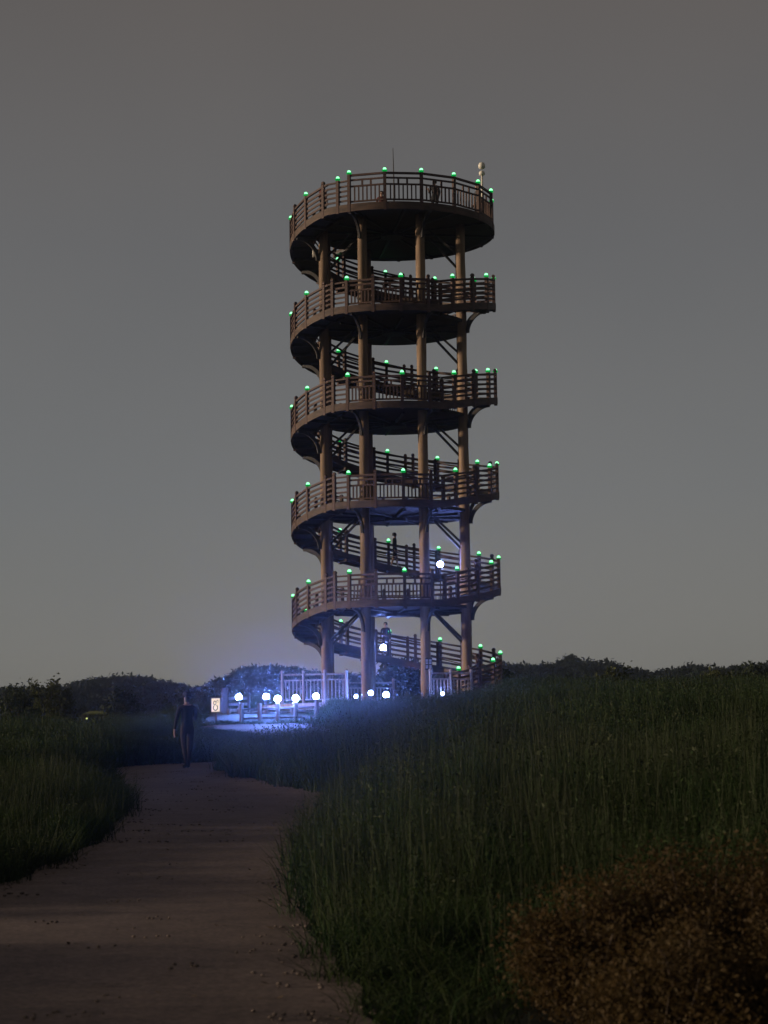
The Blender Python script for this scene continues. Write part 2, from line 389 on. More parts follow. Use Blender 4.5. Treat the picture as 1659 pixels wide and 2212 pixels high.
# ------------------------------------------------------------------ tall grass
def tuft_src(seed, nb, width, spread, stalks=0, curl=0.28):
    g = np.random.default_rng(seed); Q = []; MI = []
    for b in range(nb + stalks):
        st = b >= nb
        a = g.uniform(0, 6.28); r = spread * math.sqrt(g.uniform(0, 1)); p0 = np.array([r * math.cos(a), r * math.sin(a), -0.03])
        h = g.uniform(.55, 1.0) if not st else g.uniform(1.02, 1.25)
        la = g.uniform(0, 6.28); lean = (g.uniform(.05, curl) if not st else g.uniform(.01, .10))
        fa = g.uniform(0, 6.28); w = width * g.uniform(.7, 1.2) * (0.6 if st else 1)
        wv = np.array([math.cos(fa), math.sin(fa), 0]) * w / 2
        ts = (0, .4, .72, 1.0); pts = []
        for t in ts:
            pts.append(p0 + np.array([math.cos(la) * lean * t * t * h, math.sin(la) * lean * t * t * h, h * (t - .18 * lean * t * t)]))
        ww = (1.0, .85, .55, .08) if not st else (1, .9, .8, .6)
        for i in range(3):
            Q.append([pts[i] - wv * ww[i], pts[i] + wv * ww[i], pts[i + 1] + wv * ww[i + 1], pts[i + 1] - wv * ww[i + 1]]); MI.append(1 if st else 0)
    nl = nb // 2 + 6; a = g.uniform(0, 6.28, nl); rr = spread * 1.15 * np.sqrt(g.uniform(0, 1, nl))
    c = np.stack([rr * np.cos(a), rr * np.sin(a), g.uniform(.3, 1.0, nl)], -1)
    Q = np.concatenate([np.array(Q), leaf_quads(c, width * (2.3 if width < .015 else 1.25), g, .3)]); MI = MI + list((g.random(nl) < .3).astype(int))
    return quads_mesh('grass_tuft', Q, [M_GRASS, M_STALK], np.array(MI))
NEAR = [tuft_src(60 + i, 64, .008, .24, 2 if i % 2 else 0, .45) for i in range(5)] + [tuft_src(70, 14, .007, .26, 20, .5)]
FAR = [tuft_src(80 + i, 56, .020, .36, 1 if i == 3 else 0, .45) for i in range(4)]

def scatter_area(nper, ylo, yhi, half=0.30):
    area = half * (yhi ** 2 - ylo ** 2); m = int(area * nper)
    Y = np.sqrt(rng.uniform(ylo ** 2, yhi ** 2, m)); X = rng.uniform(-half, half, m) * Y
    return X, Y
def height_f(X, Y):
    h = 0.92 + 0.22 * np.sin(X * .63 + 1.1) * np.sin(Y * .37) + 0.16 * np.sin(X * 1.7 + Y * .9)
    h = h * (1 - .45 * sstep(3.0, 4.0, -X) * (1 - sstep(30, 44, Y)))                       # lower left of the near path
    dip = sstep(50, 55, Y) * (.2 * sstep(-.5, .5, -X) + .8 * sstep(1.7, 3.0, -X)) * (1 - sstep(7.5, 9, -X)) * (1 - sstep(84, 90, Y))
    h = h * (1 - .80 * dip)                                                              # open view towards the boardwalk
    h = np.where((X < -4.2) & (Y < 13.2), .72, h); h = np.where((X < -4.2) & (Y >= 13.2) & (Y < 16.8), .25, h)  # unseen grass shaped to shade the near path, with a gap for sun
    h = h * (.45 + .55 * sstep(10.5, 13.5, np.where(X < -4.2, 20.0, 0.0) +  Y + 0.8 * np.clip(X - 2.5, 0, 2)))
    return h
def scatter_grass(name, label, nper, ylo, yhi, src, wide, half=.30):
    X, Y = scatter_area(nper, ylo, yhi, half)
    keep = ~in_poly(X, Y, PATH_POLY)
    keep &= ~((X > 0.45) & (Y < 10.6))
    keep &= np.hypot(X - TX, Y - TY) > 6.1
    keep &= ~((Y > 76.6) & (Y < 86) & (X > -7.2) & (X < -2.8) & ~((Y < 77.4)))
    X, Y = X[keep], Y[keep]
    d = edge_dist(X, Y)
    h = height_f(X, Y) * (.55 + .45 * sstep(.1, .9, d)) * rng.uniform(.8, 1.18, len(X))
    keep = d > .10; X, Y, h = X[keep], Y[keep], h[keep]; n = len(X)
    P = np.stack([X, Y, ground(X, Y)], -1)
    rot = np.stack([rng.normal(0, .07, n), rng.normal(0, .07, n), rng.uniform(0, 6.28, n)], -1)
    w = wide * rng.uniform(.8, 1.25, n)
    return tag(gn_scatter(name, P, rot, np.stack([w, w, h], -1), rng.integers(0, len(src), n), src), label, 'grass', kind='stuff')

# ------------------------------------------------------------------ the tower's place
TC = pix(859.5, 1531, 88.0)
TX, TY, TZ = TC.x, 88.0, 4.12
scatter_grass('tall_grass', 'tall dark green grass beside the near path', 17, 6.0, 34, NEAR, 1.0, .62)
scatter_grass('meadow_grass', 'dark grass meadow sloping up to the tower', 11, 34, 135, FAR, 1.0)

# ------------------------------------------------------------------ litter on the path: dry leaves and grit
M_LITTER = mat('dry_litter', (0.10, 0.070, 0.045), (0.065, 0.046, 0.032), 3.0, 0.9, per_obj=.5)
M_GRIT = mat('grit', (0.125, 0.098, 0.085), (0.08, 0.062, 0.053), 3.0, 0.9, per_obj=.4)
def litter_src(seed):
    g = np.random.default_rng(seed); c = g.normal(size=(5, 3)) * np.array([.06, .06, .004]); c[:, 2] = np.abs(c[:, 2]) + .004
    return quads_mesh('dry_leaves', leaf_quads(c, .022, g, 6.0), [M_LITTER])
def grit_src(seed):
    bm = bmesh.new(); pr = random.Random(seed)
    for i in range(5):
        x, y, r_ = pr.uniform(-.12, .12), pr.uniform(-.12, .12), pr.uniform(.006, .014)
        bmesh.ops.create_icosphere(bm, subdivisions=1, radius=r_, matrix=Matrix.Translation((x, y, r_ * .4)) @ Matrix.Diagonal((1.2, .9, .6, 1)))
    return bm_mesh('grit_stones', bm, M_GRIT)
nl_ = 1500; ii = rng.integers(0, NL, nl_); aa = rng.random(nl_); edge = rng.random(nl_) < .6
aa = np.where(edge, np.where(rng.random(nl_) < .5, np.abs(rng.normal(0, .05, nl_)), 1 - np.abs(rng.normal(0, .05, nl_))), aa)
LP_ = EL[ii] * (1 - aa)[:, None] + ER[ii] * aa[:, None] + rng.normal(0, .08, (nl_, 2)); ok_ = (LP_[:, 1] > 6) & (LP_[:, 1] < 46); LP_ = LP_[ok_]; nl_ = len(LP_)
lz = ground(LP_[:, 0], LP_[:, 1]) + .037; sc_ = rng.uniform(.7, 1.5, nl_)
tag(gn_scatter('path_litter', np.stack([LP_[:, 0], LP_[:, 1], lz], -1), np.stack([np.zeros(nl_), np.zeros(nl_), rng.uniform(0, 6.28, nl_)], -1), np.stack([sc_] * 3, -1),
    rng.integers(0, 6, nl_), [litter_src(i) for i in (1, 2, 3)] + [grit_src(i) for i in (4, 5, 6)]), 'dry leaves and grit scattered along the footpath', 'litter', kind='stuff')

# ------------------------------------------------------------------ observation tower
RO, RC, RI = 4.5, 3.24, 3.55
A0, A1 = 26.0, 323.0
def cyl(r, th, h): return Vector((r * math.sin(R_(th)), -r * math.cos(R_(th)), h))
HL = [0, 4.14, 8.28, 12.42, 16.56, 20.93]
def ramp_h(k, th): return HL[k] + (HL[k + 1] - HL[k]) * (th - A0) / (A1 - A0)

tower = empty('observation_tower', (TX, TY, TZ))
tag(tower, 'tall brown timber observation tower with spiral ramp and green post lamps', 'tower')

def ring_strip(r0, r1, a0, a1, hf, th, step=3.0):
    """annular slab between two angles whose top follows hf(angle)"""
    n = max(2, int(round((a1 - a0) / step)) + 1); v = []; f = []
    for i in range(n):
        a = a0 + (a1 - a0) * i / (n - 1); h = hf(a)
        v += [cyl(r0, a, h), cyl(r1, a, h), cyl(r1, a, h - th), cyl(r0, a, h - th)]
    for i in range(n - 1):
        b = i * 4
        for k in range(4): f.append((b + k, b + (k + 1) % 4, b + 4 + (k + 1) % 4, b + 4 + k))
    f.append((0, 3, 2, 1)); b = (n - 1) * 4; f.append((b, b + 1, b + 2, b + 3))
    return v, f
def disc(r, h, th, seg=72):
    v = [cyl(r, 360 * i / seg, h) for i in range(seg)] + [cyl(r, 360 * i / seg, h - th) for i in range(seg)]
    f = [tuple(range(seg)), tuple(range(seg, 2 * seg))[::-1]] + [(i, i + seg, (i + 1) % seg + seg, (i + 1) % seg) for i in range(seg)]
    return v, f

PHI = -1.3
COLS = [22.5 + 45 * k + PHI for k in range(8)]
H5 = HL[5]
for a in COLS:                                         # columns: round timber, slightly uneven
    g = random.Random(int(a * 10)); c = cyl(RC, a, 0); pts = []; rad = []
    nseg = 26
    for i in range(nseg + 1):
        t = i / nseg; pts.append((c.x + g.uniform(-.008, .008), c.y + g.uniform(-.008, .008), -0.7 + (H5 - .14 + .7) * t)); rad.append(.218 + g.uniform(-.008, .008) - .02 * t)
    v, f = tube(pts, rad, 18)
    link('column', mesh('column', v, f, M_COLUMN, True), tower)

for k in range(5):                                     # ramp flights
    v, f = ring_strip(RI, RO - .03, A0, A1, lambda a, k=k: ramp_h(k, a), .10)
    link('ramp_deck', mesh('ramp_deck', v, f, M_DECK), tower)
    v, f = ring_strip(RO - .03, RO + .03, A0, A1, lambda a, k=k: ramp_h(k, a) + .05, .30)
    link('outer_fascia', mesh('outer_fascia', v, f, M_FASCIA), tower)
    v, f = ring_strip(RI - .05, RI, A0, A1, lambda a, k=k: ramp_h(k, a) + .04, .26)
    link('inner_fascia', mesh('inner_fascia', v, f, M_FASCIA), tower)
for k in range(1, 5):                                  # storey floors with a landing in front
    h = HL[k]
    v, f = disc(RC + .1, h, .13); link('floor', mesh('floor', v, f, M_DECK), tower)
    v, f = ring_strip(RC + .1, RO - .03, A1 - 360, A0, lambda a, h=h: h - .004, .12); link('landing', mesh('landing', v, f, M_DECK), tower)
    v, f = ring_strip(RO - .03, RO + .03, A1 - 360, A0, lambda a, h=h: h + .05, .30); link('outer_fascia', mesh('outer_fascia', v, f, M_FASCIA), tower)
v, f = disc(RI + .02, H5, .14); link('top_floor', mesh('top_floor', v, f, M_DECK), tower)
v, f = ring_strip(RI + .02, RO - .03, A1 - 360, 216, lambda a: H5, .14); link('top_floor', mesh('top_floor', v, f, M_DECK), tower)
v, f = ring_strip(RO - .03, RO + .03, A1 - 360, 216, lambda a: H5 + .05, .32); link('outer_fascia', mesh('outer_fascia', v, f, M_FASCIA), tower)

def radial_beam(name, th, r0, r1, h, w, d):
    beam(name, tower, cyl(r0, th, h), cyl(r1, th, h), w, d, M_STEEL)
for k in range(5):                                     # joists below the ramp
    for j in range(20):
        th = 35 + 15 * j - (4 if j == 19 else 0)
        radial_beam('joist', th, RI + .02, RO - .06, ramp_h(k, th) - .17, .07, .13)
for k in range(1, 6):                                  # joists below the floors
    for j in range(12):
        th = 7.5 + 30 * j
        radial_beam('joist', th, .5, (RC - .35 if k < 5 or 220 < th < 325 else RO - .12), HL[k] - .18, .09, .09)
    hub_v, hub_f = disc(.5, HL[k] - .12, .22, 20); link('hub_plate', mesh('hub_plate', hub_v, hub_f, M_STEEL), tower)

def bracket_mesh():
    """curved arm from a column out to the rim; x outward, z up, foot at the origin"""
    v, f = [], []; n = 10; w = .05
    for i in range(n + 1):
        t = i / n; an = math.pi / 2 * t
        x = 0.96 * (1 - math.cos(an)); z = 0.92 * math.sin(an)
        nxv = Vector((-math.sin(an) * 1.0, 0, 0)); th = .075
        tn = Vector((0.96 * math.sin(an), 0, .92 * math.cos(an))).normalized(); nn = Vector((tn.z, 0, -tn.x))
        p = Vector((x, 0, z))
        for sy in (-w, w):
            v += [p + nn * th + Vector((0, sy, 0)), p - nn * th + Vector((0, sy, 0))]
    for i in range(n):
        b = i * 4
        for q in ((0, 1, 5, 4), (2, 6, 7, 3), (0, 4, 6, 2), (1, 3, 7, 5)): f.append(tuple(b + j for j in q))
    f += [(0, 2, 3, 1), (n * 4, n * 4 + 1, n * 4 + 3, n * 4 + 2)]
    return mesh('bracket', v, f, M_STEEL)
BRK = bracket_mesh()
for a in COLS:
    for k in range(5):
        aa = a % 360
        if A0 < aa < A1: h = ramp_h(k, aa)
        else: h = HL[k + 1]
        if h < 1.5: continue
        M = Matrix.Translation(cyl(RC + .26, a, h - .27 - .92)) @ Matrix.Rotation(R_(a - 90), 4, 'Z')
        link('bracket', BRK, tower, M)
    for k in range(1, 6):
        if abs(math.sin(R_(a))) > .8:
            beam('knee_brace', tower, cyl(RC - .16, a, HL[k] - 1.45), cyl(RC - 1.45, a, HL[k] - .22), .08, .09, M_STEEL)

# ---- railings
def post_mesh(h, lamp_cap, foot=-.30):
    bm = bmesh.new(); w = .066
    prof = [(w, foot), (w, h - .03), (w * .8, h)] if lamp_cap else [(w, foot), (w, h - .02), (w * .75, h + .015), (w * 1.05, h + .04), (w * 1.05, h + .10), (w * .5, h + .15)]
    v, f = lathe([(r * 1.35, z) for r, z in prof], 4)
    c, s = math.cos(math.pi / 4), math.sin(math.pi / 4)
    v = [(x * c - y * s, x * s + y * c, z) for x, y, z in v]
    return mesh('railing_post', v, f, M_RAIL)
POST_L, POST_K, POST_T, POST_I = post_mesh(1.17, True), post_mesh(1.17, False), post_mesh(1.36, True), post_mesh(.98, False)
POST_F = post_mesh(.98, False, -.06)
def green_lamp_mesh():
    v, f = lathe([(.035, -.02), (.09, .0), (.115, .035), (.118, .06), (.09, .07)], 12); nf = len(f)
    bm = bmesh.new(); bmesh.ops.create_icosphere(bm, subdivisions=2, radius=.078)
    bmesh.ops.translate(bm, vec=(0, 0, .10), verts=bm.verts)
    b0 = len(v); v = v + [tuple(p.co) for p in bm.verts]; f = f + [tuple(b0 + q.index for q in p.verts) for p in bm.faces]; bm.free()
    return mesh('green_lamp', v, f, [M_GREEN_HALO, M_GREEN], False, [0] * nf + [1] * (len(f) - nf))
GLAMP = green_lamp_mesh()

def rotz_at(p, th): return Matrix.Translation(p) @ Matrix.Rotation(R_(th), 4, 'Z')
def add_post(th, r, h, me, lamp_h=None):
    M = rotz_at(cyl(r, th, h), th)
    p = link('railing_post', me, tower, M)
    if lamp_h: link('lamp', GLAMP, p, Matrix.Translation((0, 0, lamp_h)))
    return p
rail_rest = Join(); rail_count = 0
PO = RO - .02
def ramp_bay(k, t0, t1, r, heights, visible):
    """handrail as a part, lower rails as its sub-parts; runs beyond the limit go into one joined part"""
    global rail_count
    h0, h1 = ramp_h(k, t0), ramp_h(k, t1)
    P, Q = cyl(r, t0, h0 + heights[0]), cyl(r, t1, h1 + heights[0])
    hr = beam('handrail', tower, P, Q, .09, .08, M_RAIL)
    B = hr.matrix_basis.copy()
    for hh in heights[1:]:
        p, q = cyl(r, t0, h0 + hh), cyl(r, t1, h1 + hh)
        if visible and rail_count < 296: beam('rail', hr, p, q, .05, .09, M_RAIL, base=B); rail_count += 1
        else: rail_rest.beam(p, q, .05, .09)
for k in range(5):
    angs = [A0] + [34 + 15 * j for j in range(20)] + [A1 - 1]
    for j, th in enumerate(angs):
        if 0 < j <= 20:
            lamp = (j % 2 == 1)
            add_post(th, PO, ramp_h(k, th), POST_L if lamp else POST_K, 1.17 if lamp else None)
    for j in range(len(angs) - 1):
        vis = not (140 < angs[j] < 205) or k in (0, 1)
        ramp_bay(k, angs[j], angs[j + 1], PO, (1.08, .86, .65, .44, .23), vis)
    iang = [A0 + 8 + 23 * j for j in range(12)]
    for th in iang: add_post(th, RI + .03, ramp_h(k, th), POST_I)
    for j in range(11):
        h0, h1 = ramp_h(k, iang[j]), ramp_h(k, iang[j + 1])
        for hh, ww in ((.95, .07), (.68, .045), (.42, .045)):
            rail_rest.beam(cyl(RI + .03, iang[j], h0 + hh), cyl(RI + .03, iang[j + 1], h1 + hh), ww, ww)

def level_bay(t0, t1, r, h, nb, H, post_gap=.06):
    P0, P1 = cyl(r, t0, h), cyl(r, t1, h); d = (P1 - P0).normalized()
    p, q = P0 + d * post_gap, P1 - d * post_gap; Z = Vector((0, 0, 1))
    hr = beam('handrail', tower, p + Z * H, q + Z * H, .09, .085, M_RAIL); B = hr.matrix_basis.copy()
    for f_, hh in ((.84, .075), (.63, .075), (.12, .07)): beam('cross_rail', hr, p + Z * H * f_, q + Z * H * f_, .05, hh, M_RAIL, base=B)
    for i in range(nb):
        c = p + (q - p) * ((i + 1) / (nb + 1))
        beam('baluster', tower, c + Z * H * .14, c + Z * H * .62, .05, .055, M_RAIL, up=d)
    for t in (.36, .62):
        c = p + (q - p) * t; beam('spacer_block', hr, c + Z * H * .65, c + Z * H * .82, .05, .08, M_RAIL, up=d, base=B)
for k in range(1, 5):                                  # landings
    h = HL[k]; la = [-35, -26, -11, 4, 19]
    for j, th in enumerate(la): add_post(th, PO, h, POST_L if th in (-26, 4, 34) else POST_K, 1.17 if th in (-26, 4, 34) else None)
    for j in range(1, 4): level_bay(la[j], la[j + 1], PO, h, 6, 1.10)
    # guard of the inner floor along its back
    ba = [110 + 20 * j for j in range(8)]
    for th in ba: add_post(th, RC - .12, h, POST_F)
    for j in range(7):
        p, q = cyl(RC - .12, ba[j], h), cyl(RC - .12, ba[j + 1], h)
        for hh, ww in ((1.0, .07), (.82, .045), (.16, .045)):
            rail_rest.beam(p + Vector((0, 0, hh)), q + Vector((0, 0, hh)), ww, ww)
        for i in range(6):
            c = p + (q - p) * ((i + .5) / 6); rail_rest.beam(c + Vector((0, 0, .16)), c + Vector((0, 0, .82)), .035, .035, up=Vector((1, 0, 0)))
TA = [-24 + 20 * j for j in range(13)]                 # top platform
for th in TA: add_post(th, PO, H5, POST_T, 1.36)
for j in range(12): level_bay(TA[j], TA[j] + 20, PO, H5, 7 if TA[j] < 100 or TA[j] > 260 else 6, 1.30)
def plain_bay(t0, t1, h):
    P, Q = cyl(PO, t0, h + 1.08), cyl(PO, t1, h + 1.08)
    hr = beam('handrail', tower, P, Q, .075, .065, M_RAIL); B = hr.matrix_basis.copy()
    for hh in (.86, .65, .44, .23): rail_rest.beam(cyl(PO, t0, h + hh), cyl(PO, t1, h + hh), .045, .075)
for k in range(1, 6): plain_bay(-38, -26 if k < 5 else -24.5, HL[k])
for k in range(1, 5): plain_bay(19, 26, HL[k])
add_post(-31, PO, H5, POST_L, 1.17)
o = rail_rest.build('inner_railing', M_RAIL, tower); o['kind'] = 'stuff'

# ---- lightning rod, camera pole and a lamp box on the tower
v, f = tube([(.1, 0, H5), (.1, 0, H5 + 2.3), (.08, 0, H5 + 3.75)], [.04, .03, .012], 8)
link('lightning_rod', mesh('lightning_rod', v, f, M_STEEL), tower)
pp = cyl(4.2, 70, H5)
v, f = tube([pp, pp + Vector((0, 0, 2.15))], [.05, .045], 10); pole = link('camera_pole', mesh('camera_pole', v, f, M_WHITE, True), tower)
for z0, rr, hh in ((2.02, .13, .22), (2.32, .15, .30)):
    v, f = lathe([(rr * .5, 0), (rr, hh * .2), (rr, hh * .6), (rr * .75, hh * .88), (rr * .2, hh)], 14)
    link('camera_dome', mesh('camera_dome', v, f, M_WHITE, True), pole, Matrix.Translation(pp + Vector((0, 0, z0))))
c0 = cyl(RC, COLS[6], 0)
cb = cyl(RC + .30, -75, H5 - 1.25)
link('column_camera', box_mesh(.16, .16, .30, M_WHITE, .02), tower, Matrix.Translation(cb))

# ------------------------------------------------------------------ people
def skin_mat(name, c): return mat(name, c, tuple(x * .85 for x in c), 9.0, 0.6)
M_SKIN = skin_mat('skin', (0.36, 0.22, 0.16)); M_HAIR = mat('dark_hair', (0.012, 0.010, 0.010), (0.006, 0.005, 0.005), 30.0, 0.5)
M_NAVY = mat('navy_cloth', (0.007, 0.008, 0.016), (0.004, 0.005, 0.010), 14.0, 0.9); M_MAROON = mat('maroon_cloth', (0.013, 0.007, 0.010), (0.008, 0.004, 0.006), 14.0, 0.9)
M_BLACK = mat('black_cloth', (0.015, 0.015, 0.017), (0.009, 0.009, 0.010), 14.0, 0.9); M_GREY = mat('grey_cloth', (0.05, 0.052, 0.06), (0.035, 0.036, 0.042), 14.0, 0.9)
M_REDC = mat('dull_red_cloth', (0.11, 0.03, 0.025), (0.07, 0.02, 0.017), 14.0, 0.9)

def person(label, loc, rz, height, top, legs, stride=0.12, arms='down', shorts=False, hat=False, group=None):
    """one continuous body; faces +Y before the turn rz"""
    s = height / 1.72
    J = {}; E = []; Rr = {}
    def j(n, p, r, par=None):
        J[n] = (p[0], p[1], p[2]); Rr[n] = r
        if par: E.append((par, n))
    j('pelvis', (0, 0, .92), (.155, .115)); j('waist', (0, .0, 1.05), (.135, .10), 'pelvis'); j('chest', (0, .005, 1.26), (.165, .115), 'waist')
    j('collar', (0, 0, 1.40), (.115, .085), 'chest'); j('neck', (0, .01, 1.47), (.052, .055), 'collar'); j('jaw', (0, .03, 1.545), (.066, .078), 'neck')
    j('brow', (0, .02, 1.63), (.078, .094), 'jaw'); j('crown', (0, .01, 1.695), (.055, .068), 'brow')
    for sd, nm in ((-1, 'l'), (1, 'r')):
        st = stride * sd
        j(nm + 'hip', (.095 * sd, 0, .86), (.092, .098), 'pelvis'); j(nm + 'knee', (.10 * sd, st * .5 + .02, .48), (.062, .066), nm + 'hip')
        j(nm + 'calf', (.10 * sd, st * .75 - .01, .32), (.054, .060), nm + 'knee'); j(nm + 'ankle', (.10 * sd, st - .03, .085), (.038, .042), nm + 'calf')
        j(nm + 'heel', (.10 * sd, st - .01, .045), (.042, .042), nm + 'ankle'); j(nm + 'toe', (.115 * sd, st + .15, .035), (.042, .032), nm + 'heel')
        j(nm + 'shoulder', (.185 * sd, -.005, 1.375), (.068, .066), 'collar')
        if arms == 'down' or (arms == 'hold' and sd == -1):
            el, wr, ha = (.245 * sd, -.03 - st * .3, 1.10), (.25 * sd, .05 - st * .5, .88), (.245 * sd, .08 - st * .5, .81)
        elif arms == 'hold':
            el, wr, ha = (.23 * sd, .08, 1.12), (.14 * sd, .30, 1.18), (.12 * sd, .37, 1.20)
        else:   # both hands raised to the face, holding a phone
            el, wr, ha = (.25 * sd, .12, 1.16), (.12 * sd, .29, 1.36), (.075 * sd, .32, 1.42)
        j(nm + 'elbow', el, (.047, .045), nm + 'shoulder'); j(nm + 'wrist', wr, (.030, .028), nm + 'elbow'); j(nm + 'palm', ha, (.036, .022), nm + 'wrist')
        d = (Vector(ha) - Vector(wr)).normalized(); side = Vector((0, 1, 0)) if abs(d.y) < .7 else Vector((1, 0, 0))
        for q in range(4):
            o_ = side * (.027 - .018 * q); L = (.072, .082, .076, .060)[q]
            p1 = Vector(ha) + d * .045 + o_; p2 = p1 + d * L * .5 - Vector((sd * .006, 0, 0)); p3 = p2 + d * L * .4 - Vector((sd * .014, 0, 0))
            j(nm + 'f%da' % q, p1, (.010, .010), nm + 'palm'); j(nm + 'f%db' % q, p2, (.009, .009), nm + 'f%da' % q); j(nm + 'f%dc' % q, p3, (.008, .008), nm + 'f%db' % q)
        t1 = Vector(ha) - d * .02 + side * .045; j(nm + 'ta', t1, (.011, .011), nm + 'palm'); j(nm + 'tb', t1 + d * .035 + side * .015, (.009, .009), nm + 'ta')
    j('nose', (0, .118, 1.60), (.012, .016), 'brow')
    names = list(J); ix = {n: i for i, n in enumerate(names)}
    me = bpy.data.meshes.new('person'); me.from_pydata([Vector(J[n]) * s for n in names], [(ix[a], ix[b]) for a, b in E], [])
    o = bpy.data.objects.new('person', me); COL.objects.link(o)
    o.modifiers.new('skin', 'SKIN'); sb = o.modifiers.new('sub', 'SUBSURF'); sb.levels = 1; sb.render_levels = 1
    for i, n in enumerate(names):
        sv = me.skin_vertices[0].data[i]; sv.radius = (Rr[n][0] * s, Rr[n][1] * s); sv.use_root = (n == 'pelvis')
    dg = bpy.context.evaluated_depsgraph_get(); nm = bpy.data.meshes.new_from_object(o.evaluated_get(dg))
    o.modifiers.clear(); o.data = nm; bpy.data.meshes.remove(me)
    nm.materials.clear()
    for m in (top, legs, M_SKIN, M_HAIR, M_BLACK): nm.materials.append(m)
    for p in nm.polygons:
        c = p.center / s; p.use_smooth = True
        if c.z > 1.66 or (c.z > 1.535 and c.y < 0.015 and abs(c.x) < .12): mi = 3
        elif c.z > 1.445 and abs(c.x) < .10 and c.y < .16: mi = 2
        elif c.z < .075: mi = 4
        elif abs(c.x) > .19 and c.z < (.90 if arms == 'down' else .9): mi = 2
        elif c.y > .27: mi = 2
        elif c.z < .97: mi = 1 if not (shorts and c.z < .58) else 2
        else: mi = 0
        p.material_index = mi
    o.location = loc; o.rotation_euler = (0, 0, rz)
    tag(o, label, 'person', group)
    # hair (and a hat) as children
    v, f = lathe([(.088, 1.565), (.098, 1.61), (.096, 1.66), (.078, 1.705), (.03, 1.728)], 14)
    v = [(x * s, (y * 1.12 - .012) * s, z * s) for x, y, z in v]
    if not hat: link('hair', mesh('hair', v, f, M_HAIR, True), o)
    else:
        v, f = lathe([(.17, 1.628), (.175, 1.638), (.105, 1.65), (.102, 1.70), (.085, 1.745), (.03, 1.76)], 16)
        v = [(x * s, y * 1.1 * s, z * s) for x, y, z in v]; link('hat', mesh('hat', v, f, M_BLACK, True), o)
    return o

ptz = gz(-4.55, 46.8) + .035
pp_ = pix(404, 1660, 46.8)
person('person in dark clothes and brimmed hat standing on the footpath', (pp_.x, 46.8, gz(pp_.x, 46.8) + .035), R_(22), 1.70, M_NAVY, M_MAROON, .24, 'hold', hat=True)
def on_ramp(th, k, r=None):
    return Vector((TX, TY, TZ)) + cyl(r or 4.05, th, ramp_h(k, th))
def on_floor(x, y, k): return Vector((TX + x, TY + y, TZ + HL[k]))
person('person in navy top and shorts climbing the back ramp, second turn', on_ramp(180.5, 1), R_(-90), 1.62, M_GREY, M_NAVY, .16, 'down', shorts=True)
p_ph = on_ramp(187, 0); person('person in black on the back ramp standing behind a bright lamp, lowest turn', p_ph, R_(165), 1.60, M_BLACK, M_BLACK, .08, 'down')
p_ph2 = on_ramp(141, 1, 4.0)
person('person in dull red jacket on the top platform, near its middle', on_floor(-.45, -.6, 5), R_(180), 1.62, M_REDC, M_MAROON, .04, 'down')
person('person in black leaning at the top platform rail, between two green lamps', on_floor(1.85, -2.1, 5), R_(150), 1.66, M_BLACK, M_BLACK, .05, 'hold')
person('person in grey at the right end of the top platform', on_floor(3.75, -1.2, 5), R_(120), 1.68, M_GREY, M_BLACK, .04, 'down')
person('person in dull red walking up the left end of the top ramp', on_ramp(312, 4, 4.0), R_(-40), 1.50, M_REDC, M_BLACK, .12, 'down')

# ------------------------------------------------------------------ cold white lamps
def globe(r, m):
    bm = bmesh.new(); bmesh.ops.create_icosphere(bm, subdivisions=2, radius=r); return bm_mesh('globe', bm, m, True)
GL_UP = globe(.13, M_LED_UP)
GL_BIG, GL_MID, GL_SM = globe(.115, M_LED), globe(.09, M_LED), globe(.06, M_LED_FAR)
def lamp_thing(label, bulb, gme, stem_to=None, group='cold white lamps'):
    base = Vector(stem_to) if stem_to else Vector(bulb) - Vector((0, 0, .2))
    t = empty('lamp', base)
    L = (Vector(bulb) - base).length
    v, f = lathe([(.05, 0), (.05, .03), (.028, .05), (.028, max(.06, L - .14)), (.07, max(.07, L - .11)), (.07, max(.08, L - .08))], 10)
    link('stem', mesh('stem', v, f, M_STEEL), t); link('globe', gme, t, Matrix.Translation(Vector(bulb) - base))
    rg = max(abs(c.co.x) for c in gme.vertices); hv, hf = [], []; n = 12
    for i in range(7):
        el = math.pi / 2 * i / 6 * 1.02; 
        for k in range(n): hv.append(((rg + .025) * math.sin(el) * math.cos(2 * math.pi * k / n), (rg + .025) * math.cos(el), (rg + .025) * math.sin(el) * math.sin(2 * math.pi * k / n)))
    for i in range(6):
        for k in range(n): hf.append((i * n + k, i * n + (k + 1) % n, (i + 1) * n + (k + 1) % n, (i + 1) * n + k))
    link('blocker_shell', mesh('blocker_shell', hv, hf, M_STEEL, True), t, Matrix.Translation(Vector(bulb) - base))  # half shell added to keep the lamp's light off the tower
    tag(t, label, 'lamp', group); return t

# boardwalk: planks on two bearers
BW_Y0, BW_Y1 = 77.6, 81.6
def bw_z(x): return 3.02 + 0.10 * (x + 6.8) / 5.6
bw = empty('boardwalk', (-4.0, 79.6, 3.0)); tag(bw, 'pale timber boardwalk lit by white lamps left of the tower', 'boardwalk', kind='structure')
xw = -6.9; pm = {}
while xw < -2.9:
    w = .145; z = bw_z(xw)
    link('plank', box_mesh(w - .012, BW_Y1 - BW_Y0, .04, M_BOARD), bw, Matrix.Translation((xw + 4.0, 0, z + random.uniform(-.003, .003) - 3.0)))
    xw += w
for yy in (-1.85, 1.85): beam('bearer', bw, (-2.9, yy, -.08), (1.1, yy, -.01), .12, .14, M_LOG)
# deck round the foot of the tower
v, f = disc(6.0, -.02, .25, 48)
tag(link('tower_deck', mesh('tower_deck', v, f, M_BOARD), None, Matrix.Translation((TX, TY, TZ))), 'round timber deck under the tower', 'deck', kind='structure')
v, f = disc(5.9, -.27, 1.2, 48)

